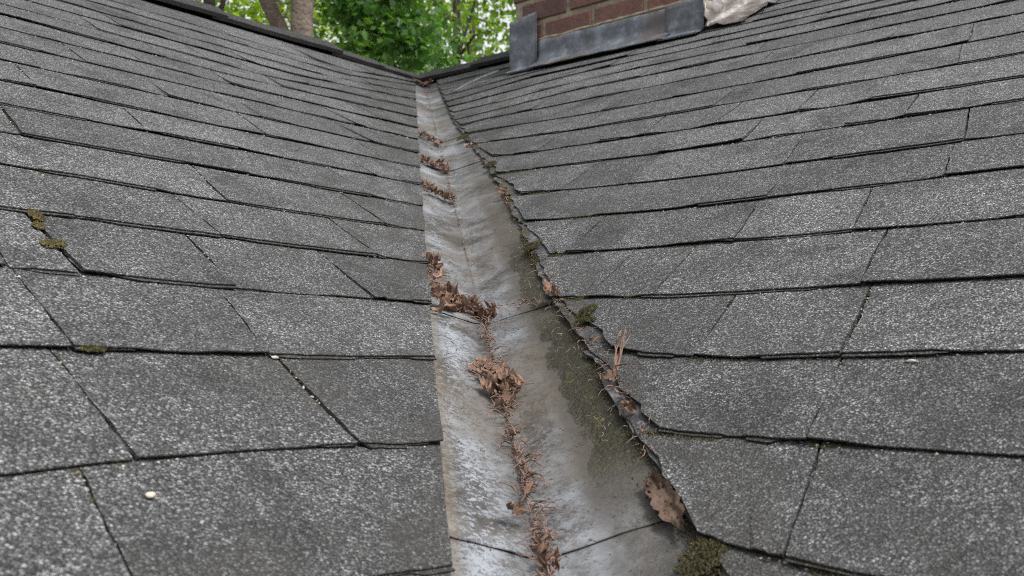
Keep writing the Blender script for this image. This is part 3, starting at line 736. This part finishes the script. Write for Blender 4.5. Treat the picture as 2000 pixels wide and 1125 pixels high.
for _ in range(170):
    q, t = interp2(PC4, rs.random()); L1.append(stalk(q + rs.gauss(0, .005), t, rs.uniform(.008, .026), rs, rs.uniform(.0004, .0010), .22, h0=rs.uniform(.001, .006)))
PC1 = [(-.056, 2.10), (-.05, 2.18), (-.02, 2.205), (.0, 2.22), (.002, 2.25), (.001, 2.285), (.002, 2.32), (-.003, 2.35), (.0, 2.39), (.004, 2.42), (.002, 2.45)]
for _ in range(130):
    q, t = interp2(PC1, rs.random()); L1.append(stalk(q + rs.gauss(0, .0045), t, rs.uniform(.008, .024), rs, rs.uniform(.0005, .0010), .4, h0=rs.uniform(.001, .006)))
for (pth, n_) in (([(-.056, 2.10), (-.054, 2.16), (-.045, 2.195), (-.02, 2.205), (.010, 2.213)], 75), ([(-.018, 2.358), (0, 2.372), (.014, 2.385), (.004, 2.41)], 60), ([(-.05, 1.69), (-.03, 1.716), (0, 1.73)], 30), ([(-.05, 1.478), (0, 1.486)], 25), ([(-.05, 1.19), (0, 1.225)], 20)):
    for _ in range(n_):
        q, t = interp2(pth, rs.random()); L1.append(stalk(q + rs.gauss(0, .006), t + rs.gauss(0, .008), rs.uniform(.008, .024), rs, rs.uniform(.0004, .0009), .25, h0=rs.uniform(.001, .010)))
for _ in range(60):
    t = rs.uniform(.2, 2.1); L1.append(stalk(rs.gauss(0, .003), t, rs.uniform(.006, .018), rs, rs.uniform(.0006, .0012), .2, h0=.001))
for t0_, qa, qb, n_ in ((1.20, -.055, .01, 40), (1.482, -.055, .01, 50), (1.715, -.05, .0, 45), (2.225, .02, .08, 14)):
    for _ in range(n_):
        f = rs.random(); L1.append(stalk(qa + (qb - qa) * f, t0_ + (f - .5) * .03 + rs.gauss(0, .006), rs.uniform(.008, .02), rs, rs.uniform(.0005, .001), .4, h0=rs.uniform(.001, .006)))
for _ in range(150):                               # needles packed under the broken right edge
    t = rs.uniform(1.25, 2.66); t = t if n1(t * 7, 2.) > -.1 else rs.uniform(2.2, 2.55)
    L1.append(stalk(min(.112, interp(CUT[1], t + .06) / KQ + rs.gauss(-.001, .004)), t, rs.uniform(.006, .020), rs, rs.uniform(.0004, .0008), .3, h0=rs.uniform(.002, .007)))
for _ in range(260):
    L1.append(stalk(rs.uniform(-.055, .09), rs.uniform(1.3, 2.63), rs.uniform(.003, .009), rs, rs.uniform(.0003, .0006), .1, h0=.0005))
tubes('stalk_litter', L1, M_TWIG, 'tangle of thin brown dead stalks strung along the valley crease')
L2 = []
for _ in range(70):
    t = rs.choice([rs.uniform(2.2, 2.55), rs.uniform(1.9, 2.55)]); L2.append(stalk(rs.uniform(.062, .105), t, rs.uniform(.005, .02), rs, rs.uniform(.00018, .00035), .3, h0=rs.uniform(.0, .003)))
tubes('pale_litter', L2, M_PTWIG, 'fine bleached stalks scattered over the olive algae strip')
# the dry forked stem standing at the right edge
def dry_stem():
    P0 = QT(.104, 2.43, .010); P1 = PT(1, 2.227, 2.319, .026); lst = []
    for k in range(5):
        o_ = Vector((rs.uniform(-.004, .004), rs.uniform(-.004, .004), rs.uniform(-.003, .003)))
        lst.append(([P0.lerp(P1, f) + o_ * f * 1.6 + Vector((.002 * math.sin(f * 5 + k), 0, .012 * f * (1 - f))) for f in (0, .25, .5, .75, 1)], .0011))
    lst.append(([P0 + Vector((0, 0, .004)), P0.lerp(PT(1, 2.27, 2.375, .022), .5) + Vector((0, 0, .004)), PT(1, 2.272, 2.373, .022)], .0009))
    o = tubes('dry_stem', lst, M_TWIG, 'forked dry brown stem sticking up under the lifted right shingle corner', None, None, 'plant stem'); return o
dry_stem()

# ------------------------------------------------------------------ moss, pebble, grit
def blob(vs, fs, P, U, V, N, r, rs):
    b = len(vs); k = lambda: r * rs.uniform(.5, 1.3)
    for d in (U, -U, V, -V): vs.append(P + d * k())
    vs.append(P + N * k() * 1.6 + U * rs.uniform(-r, r) * .6 + V * rs.uniform(-r, r) * .6); vs.append(P - N * r)
    for t in ((0, 2, 4), (2, 1, 4), (1, 3, 4), (3, 0, 4), (2, 0, 5), (1, 2, 5), (3, 1, 5), (0, 3, 5)): fs.append(tuple(b + i for i in t))
def frame(N):
    U = N.orthogonal().normalized(); return U, N.cross(U), N
def moss(P, N, sx, sy, sz, seed, label, mat, spin=0., group=None, name='moss_clump'):
    rs = random.Random(seed); vs = []; fs = []; q = N.to_track_quat('Z', 'Y').to_matrix(); U, V, N = frame(N)
    for _ in range(int(260 * max(1, sx * sy / 1e-4) ** .6)):
        th = rs.uniform(0, 2 * math.pi); f = math.sqrt(rs.random()); kk = 1 + .5 * n1(math.cos(th) * 2, math.sin(th) * 2, seed)
        x, y = f * kk * math.cos(th) * sx, f * kk * math.sin(th) * sy
        z = sz * math.sqrt(max(0, 1 - f * f)) * (.75 + .6 * n1(x * 260, y * 260, seed)) * .9
        blob(vs, fs, P + q @ Vector((x, y, z)), U, V, N, rs.uniform(.0007, .0017), rs)
    o = mesh_obj(name, vs, fs, mat, None); tag(o, label, 'moss', group); return o
NL, NR = AX[-1][2], AX[1][2]
def SP_(g, u, v, h): return PT(g, *lifted(g, u, v, h), h)
moss(SP_(-1, 2.403, 2.030, .0065), NL, .006, .010, .005, 1, 'upper olive moss tuft on the left slope, touching the shingle edge above', M_TUFT)
moss(SP_(-1, 2.412, 2.056, .0065), NL, .0045, .006, .0035, 2, 'small middle moss tuft of the three in a line on the left slope', M_TUFT)
moss(SP_(-1, 2.418, 2.100, .0065), NL, .011, .0065, .005, 3, 'widest brown-olive moss tuft, lowest of the three on the left slope', M_TUFT)
moss(SP_(-1, 2.48, 2.302, .0065), NL, .009, .0028, .0015, 4, 'thin bright green moss smear under a shingle edge on the left slope', M_GRNMOSS)
moss(SP_(1, 2.119, 2.231, .0075), NR, .012, .005, .002, 5, 'yellow-olive moss cushion at the lifted shingle corner right of the metal', M_GRNMOSS)
moss(QT(.108, 2.30, .008), NR, .008, .016, .003, 6, 'dark green moss pad under the yellow-olive cushion at the metal edge', M_GRNMOSS)
moss(QT(.096, 2.655, .004), NR, .013, .022, .0012, 7, 'dark olive moss pad below the wedged maple leaf at the bottom edge', M_MOSS)
moss(QT(.058, 1.255, .006), NR, .010, .018, .006, 8, 'moss pad at the right shingle edge beside the topmost lap', M_MOSS)
moss(QT(.086, 1.583, .008), NR, .009, .018, .004, 9, 'moss pad at the right shingle edge below the second lap', M_MOSS)
moss(QT(.088, 2.07, .008), NR, .008, .018, .003, 10, 'moss pad at the head of the olive algae strip', M_MOSS)
def moss_band():
    rs = random.Random(77); vs = []; fs = []; n = 0
    while n < 5200:
        t = rs.uniform(1.15, 2.72); v = t; wv = interp(CUT[1], t + .06)
        qe = wv / KQ; q = qe - abs(rs.gauss(0, .006 if t < 2.2 else .010)) + .005
        d = n1(t * 9, 1.3) + .7 * n1(t * 31, q * 40, 2.)
        if d < (.18 if t < 1.9 else .02): continue
        if .045 > q: continue
        n += 1; U, V, N = AX[1]
        blob(vs, fs, QT(q, t, .0005 + .004 * max(0, d) * rs.random()), U, V, N, rs.uniform(.0004, .0011), rs)
    o = mesh_obj('moss', vs, fs, M_MOSS); tag(o, 'dark patchy moss band along the broken right shingle edge', 'moss', None, 'stuff')
    vs = []; fs = []; n = 0
    while n < 2200:                                # crumbs of moss wedged under the right butts near the metal
        i = rs.randint(-1, 11); vb = butt(1, i, cut_u(1, butt(1, i, 1.8)) + .05); u = cut_u(1, vb) + abs(rs.gauss(0, .07)); v = butt(1, i, u) + abs(rs.gauss(0, .003))
        if n1(u * 14, i * 2.7, 6.) < -.02: continue
        n += 1; U, V, N = AX[1]; blob(vs, fs, PT(1, u, v, .0042), U, V, N, rs.uniform(.0005, .0014), rs)
    o = mesh_obj('moss', vs, fs, M_GRNMOSS); tag(o, 'green moss wedged under the right shingle butts beside the metal', 'moss', None, 'stuff')
moss_band()
def pebble(P, N, a, b, c, seed, label, mat):
    vs = []; fs = []; n, na = 6, 12; q = N.to_track_quat('Z', 'Y').to_matrix()
    for r in range(n + 1):
        for k in range(na):
            la = math.pi * r / n; th = 2 * math.pi * k / na; d = Vector((math.sin(la) * math.cos(th), math.sin(la) * math.sin(th), math.cos(la))); d *= 1 + .25 * mnoise.noise(d * 1.3 + Vector((seed, 0, 0)))
            vs.append(P + q @ Vector((d.x * a, d.y * b, d.z * c)))
    for r in range(n):
        for k in range(na): fs.append((r * na + k, (r + 1) * na + k, (r + 1) * na + (k + 1) % na, r * na + (k + 1) % na))
    o = mesh_obj('pebble', vs, fs, mat, None, True); tag(o, label, 'pebble'); return o
pebble(SP_(-1, 2.536, 2.486, .0068), NL, .0034, .0022, .0015, 1, 'cream white pebble lying on the lowest left shingles', M_PEB)
pebble(SP_(1, 2.478, 2.3275, .0050), NR, .0040, .0020, .0012, 2, 'flat pale stone chip under a shingle edge on the right slope', M_PALE)
pebble(SP_(-1, 2.327, 2.3135, .0050), NL, .0040, .0020, .0012, 3, 'flat tan stone chip under a shingle edge on the left slope', M_PALE)
# loose grit caught below the butts and in the joints
def grit(g, mat, n, seed, lab, sz):
    rs = random.Random(seed); vs = []; fs = []
    n0, ilo, ihi = NTOT[g]
    while n > 0:
        i = rs.randint(ilo, ihi - 3); u = rs.uniform(.3, 2.7)
        if rs.random() < .25 and JOINT[g].get(i):
            j = rs.choice(JOINT[g][i]); k = rs.random(); u = j[0] + (j[1] - j[0]) * k + rs.gauss(0, .001); v = butt(g, i, u) - (1 - k) * E; h = .0040
        else:
            if n1(u * 5, i * 3.3, seed) < -.05 : continue
            v = butt(g, i, u) + abs(rs.gauss(0, .0022)) + .0008; h = .0040
        if u < cut_u(g, v) + .01: continue
        n -= 1; P = PT(g, u, v, h); s_ = sz * rs.uniform(.5, 1.4); b = len(vs)
        U, V, N = AX[g]
        for d in (U, -U, V, -V, N, -N): vs.append(P + d * s_ * rs.uniform(.6, 1.2) * (1.5 if d in (U, -U) else 1))
        for t in ((0, 2, 4), (2, 1, 4), (1, 3, 4), (3, 0, 4), (2, 0, 5), (1, 2, 5), (3, 1, 5), (0, 3, 5)): fs.append(tuple(b + k for k in t))
    o = mesh_obj('grit', vs, fs, mat); tag(o, lab, 'grit', None, 'stuff')
grit(-1, M_PALE, 900, 1, 'pale loose grit caught under the shingle edges of the left slope', .0009)
grit(1, M_PALE, 900, 2, 'pale loose grit caught under the shingle edges of the right slope', .0009)
grit(-1, M_MOSS, 900, 3, 'olive moss crumbs along the shingle edges of the left slope', .0012)
grit(1, M_MOSS, 1100, 4, 'olive moss crumbs along the shingle edges of the right slope', .0012)
# crumbs on the metal
def crumbs(n, seed):
    rs = random.Random(seed); vs = []; fs = []
    for _ in range(n):
        t = rs.uniform(.3, 2.65); q = rs.choice([rs.uniform(-.062, .10), rs.uniform(.055, .11), rs.gauss(0, .012)]); 
        if q > interp(CUT[1], t) / KQ or q < -.066: continue
        P = QT(q or 1e-6, t, -.0005); s_ = rs.uniform(.0003, .0011); b = len(vs); U, V, N = AX[-1 if q < 0 else 1]
        for d in (U, -U, V, -V, N, -N): vs.append(P + d * s_ * rs.uniform(.6, 1.4))
        for tt in ((0, 2, 4), (2, 1, 4), (1, 3, 4), (3, 0, 4), (2, 0, 5), (1, 2, 5), (3, 1, 5), (0, 3, 5)): fs.append(tuple(b + k for k in tt))
    o = mesh_obj('dirt_crumbs', vs, fs, M_TWIG); tag(o, 'brown dirt crumbs scattered over the valley metal', 'dirt', None, 'stuff')
crumbs(900, 5)

# ------------------------------------------------------------------ ground and trees behind the ridge
GZ = -6.0
gr = mesh_obj('ground', [(-400, -400, GZ), (400, -400, GZ), (400, 400, GZ), (-400, 400, GZ)], [(0, 1, 2, 3)], M_SOIL); tag(gr, 'leaf-littered ground far below the roof', None, None, 'structure')
def ray(dx, dz, t): return CAM + Vector((dx * t, t, dz * t))
def tube_mesh(paths, sides=10, seed=0):
    vs = []; fs = []
    for pts, rad in paths:
        b = len(vs); n = len(pts)
        for i, p in enumerate(pts):
            d = (pts[min(n - 1, i + 1)] - pts[max(0, i - 1)]).normalized(); x = d.orthogonal().normalized(); y = d.cross(x)
            for k in range(sides):
                a = 2 * math.pi * k / sides; r = rad[i] * (1 + .10 * n1(k * 1.7, p.z * 1.5, seed)); vs.append(p + x * r * math.cos(a) + y * r * math.sin(a))
        for i in range(n - 1):
            for k in range(sides): fs.append((b + i * sides + k, b + i * sides + (k + 1) % sides, b + (i + 1) * sides + (k + 1) % sides, b + (i + 1) * sides + k))
    return vs, fs
def tree(trunk_pts, r0, r1, ccen, crad, nleaf, lsize, fmat, tmat, label, seed, nclump=60, flat=.8):
    rs = random.Random(seed); npr = np.random.RandomState(seed)
    root = empty('tree', trunk_pts[0]); tag(root, label, 'tree', 'trees behind the ridge')
    off = trunk_pts[0]
    n = len(trunk_pts); rad = [r0 + (r1 - r0) * i / (n - 1) for i in range(n)]
    paths = [(trunk_pts, rad)]; C = Vector(ccen); cl = []
    for k in range(nclump):
        while True:
            d = Vector((rs.uniform(-1, 1), rs.uniform(-1, 1), rs.uniform(-1, 1)))
            if .35 < d.length < 1: break
        cl.append((C + Vector((d.x * crad[0], d.y * crad[1], d.z * crad[2])), rs.uniform(.55, 1.1)))
    topi = trunk_pts[-1]
    for k in range(0, nclump, 4):
        f = rs.uniform(.55, 1); i = min(n - 2, int(f * (n - 1))); st = trunk_pts[i].lerp(trunk_pts[i + 1], f * (n - 1) - i); en = cl[k][0]
        mid = st.lerp(en, .5) + Vector((0, 0, .15 * (en - st).length)); rr = r1 * .55
        paths.append(([st, st.lerp(mid, .6), mid, mid.lerp(en, .6) , en], [rr, rr * .8, rr * .6, rr * .4, rr * .15]))
    vs, fs = tube_mesh(paths, 9, seed)
    mesh_obj('trunk', [v - off for v in vs], fs, tmat, root, True)
    # leaves: each clump is a spray of separate leaf blades
    cen = np.array([tuple(c) for c, _ in cl]); cs = np.array([s for _, s in cl]); idx = npr.randint(0, nclump, nleaf)
    base = np.clip(crad[0], .5, 3) * .30
    pos = cen[idx] + npr.normal(0, 1, (nleaf, 3)) * (cs[idx] * base)[:, None] * np.array([1, 1, flat])
    ax = npr.normal(0, 1, (nleaf, 3)) ; ax[:, 2] -= .5; ax /= np.linalg.norm(ax, axis=1)[:, None]
    nb = npr.normal(0, .6, (nleaf, 3)) + np.array([0, 0, 1.0]); sx = np.cross(ax, nb); sx /= np.linalg.norm(sx, axis=1)[:, None] + 1e-9
    nn = np.cross(sx, ax)
    sz = (lsize * npr.uniform(.65, 1.3, nleaf))[:, None]
    o_ = np.array(tuple(off))
    P0 = pos - o_; P1 = P0 + ax * sz * .45 + sx * sz * .36 - nn * sz * .06; P2 = P0 + ax * sz; P3 = P0 + ax * sz * .45 - sx * sz * .36 - nn * sz * .06
    V = np.stack([P0, P1, P2, P3], 1).reshape(-1, 3)
    me = bpy.data.meshes.new('crown'); me.vertices.add(len(V)); me.vertices.foreach_set('co', V.ravel().astype(np.float32))
    me.loops.add(nleaf * 6); I = np.arange(nleaf)[:, None] * 4
    me.loops.foreach_set('vertex_index', (I + np.array([0, 1, 2, 0, 2, 3])[None]).ravel().astype(np.int32))
    me.polygons.add(nleaf * 2); me.polygons.foreach_set('loop_start', np.arange(0, nleaf * 6, 3).astype(np.int32)); me.polygons.foreach_set('loop_total', np.full(nleaf * 2, 3, np.int32))
    me.update(calc_edges=True)
    at = me.attributes.new('rnd', 'FLOAT', 'POINT'); at.data.foreach_set('value', np.repeat(np.clip(npr.uniform(0, 1, nleaf) * .6 + (idx % 7) / 7 * .4, 0, 1), 4).astype(np.float32))
    me.materials.append(fmat); o = bpy.data.objects.new('crown', me); COL.objects.link(o); o.parent = root
def gnd(P): return Vector((P.x, P.y, GZ))
def trunk(px, t, extra=3., bendx=0.):
    a = ray(px, .30, t); return [gnd(a), Vector((a.x, a.y, GZ * .4)), a - Vector((0, 0, 1)), a, a + Vector((bendx, 0, 1.2)), a + Vector((bendx * 1.6, 0, extra))]
b0 = ray(-.1075, .308, 7.6); b1 = ray(-.126, .348, 7.6)
tree(trunk(-.0925, 7.2, 5.), .095, .07, ray(-.13, .68, 7.8), (2.0, 1.8, 1.6), 8000, .085, M_FMID, M_TRUNK, 'tall tree with the thickest grey-brown trunk beyond the left ridge', 21)
tree([gnd(b0 + Vector((.5, 0, 0))), b0 + Vector((.35, 0, -2)), b0 + Vector((.10, 0, -.4)), b0, b1, b1 + Vector((-.30, 0, 1.2)), b1 + Vector((-.5, 0, 3))], .065, .05, ray(-.20, .66, 8.4), (1.8, 1.6, 1.5), 6000, .08, M_FMID, M_TRUNK, 'tree with the slender trunk leaning left, beside the thickest trunk', 22)
tree(trunk(-.178, 8.6, 4.), .055, .045, ray(-.22, .60, 9.), (1.8, 1.6, 1.5), 6000, .08, M_FMID, M_DTRUNK, 'tree with the thin dark trunk, leftmost above the ridge', 23)
tree(trunk(-.030, 8.6, 1.5), .05, .03, ray(-.026, .325, 8.4), (.40, .6, .75), 3000, .085, M_FDARK, M_DTRUNK, 'dense dark green leafy tree right of the thick trunk', 24, 30)
tree(trunk(.006, 10.2, 1.2), .05, .03, ray(.0, .290, 10.0), (.6, .6, .35), 1500, .08, M_FDARK, M_DTRUNK, 'dark green tree low over the valley head', 25, 24)
tree(trunk(.055, 12.5, 3.), .07, .04, ray(.045, .36, 12.5), (1.0, 1.2, 1.2), 1600, .09, M_FMID, M_DTRUNK, 'thin-leaved tree with bright gaps left of the chimney', 26, 50)
tree(trunk(-.24, 14., 3.), .07, .04, ray(-.19, .345, 14.), (1.9, 1.2, 1.2), 3500, .10, M_FYEL, M_DTRUNK, 'sunlit yellow-green tree behind the thin dark trunk', 27, 60)
tree(trunk(-.115, 15.5, 3.), .07, .04, ray(-.115, .34, 15.5), (1.6, 1.2, 1.2), 2500, .10, M_FYEL, M_DTRUNK, 'yellow-green tree glowing between the leaning trunk and the ridge', 28, 55)
tree(trunk(.07, 17., 3.), .08, .04, ray(.07, .33, 17.), (1.8, 1.2, 1.1), 1900, .11, M_FYEL, M_DTRUNK, 'pale yellow-green tree far back beside the chimney', 29, 55)
tree(trunk(-.03, 18., 3.), .08, .04, ray(-.03, .33, 18.), (1.8, 1.2, 1.2), 2000, .11, M_FYEL, M_DTRUNK, 'yellow-green tree far behind the dense dark green one', 30, 55)
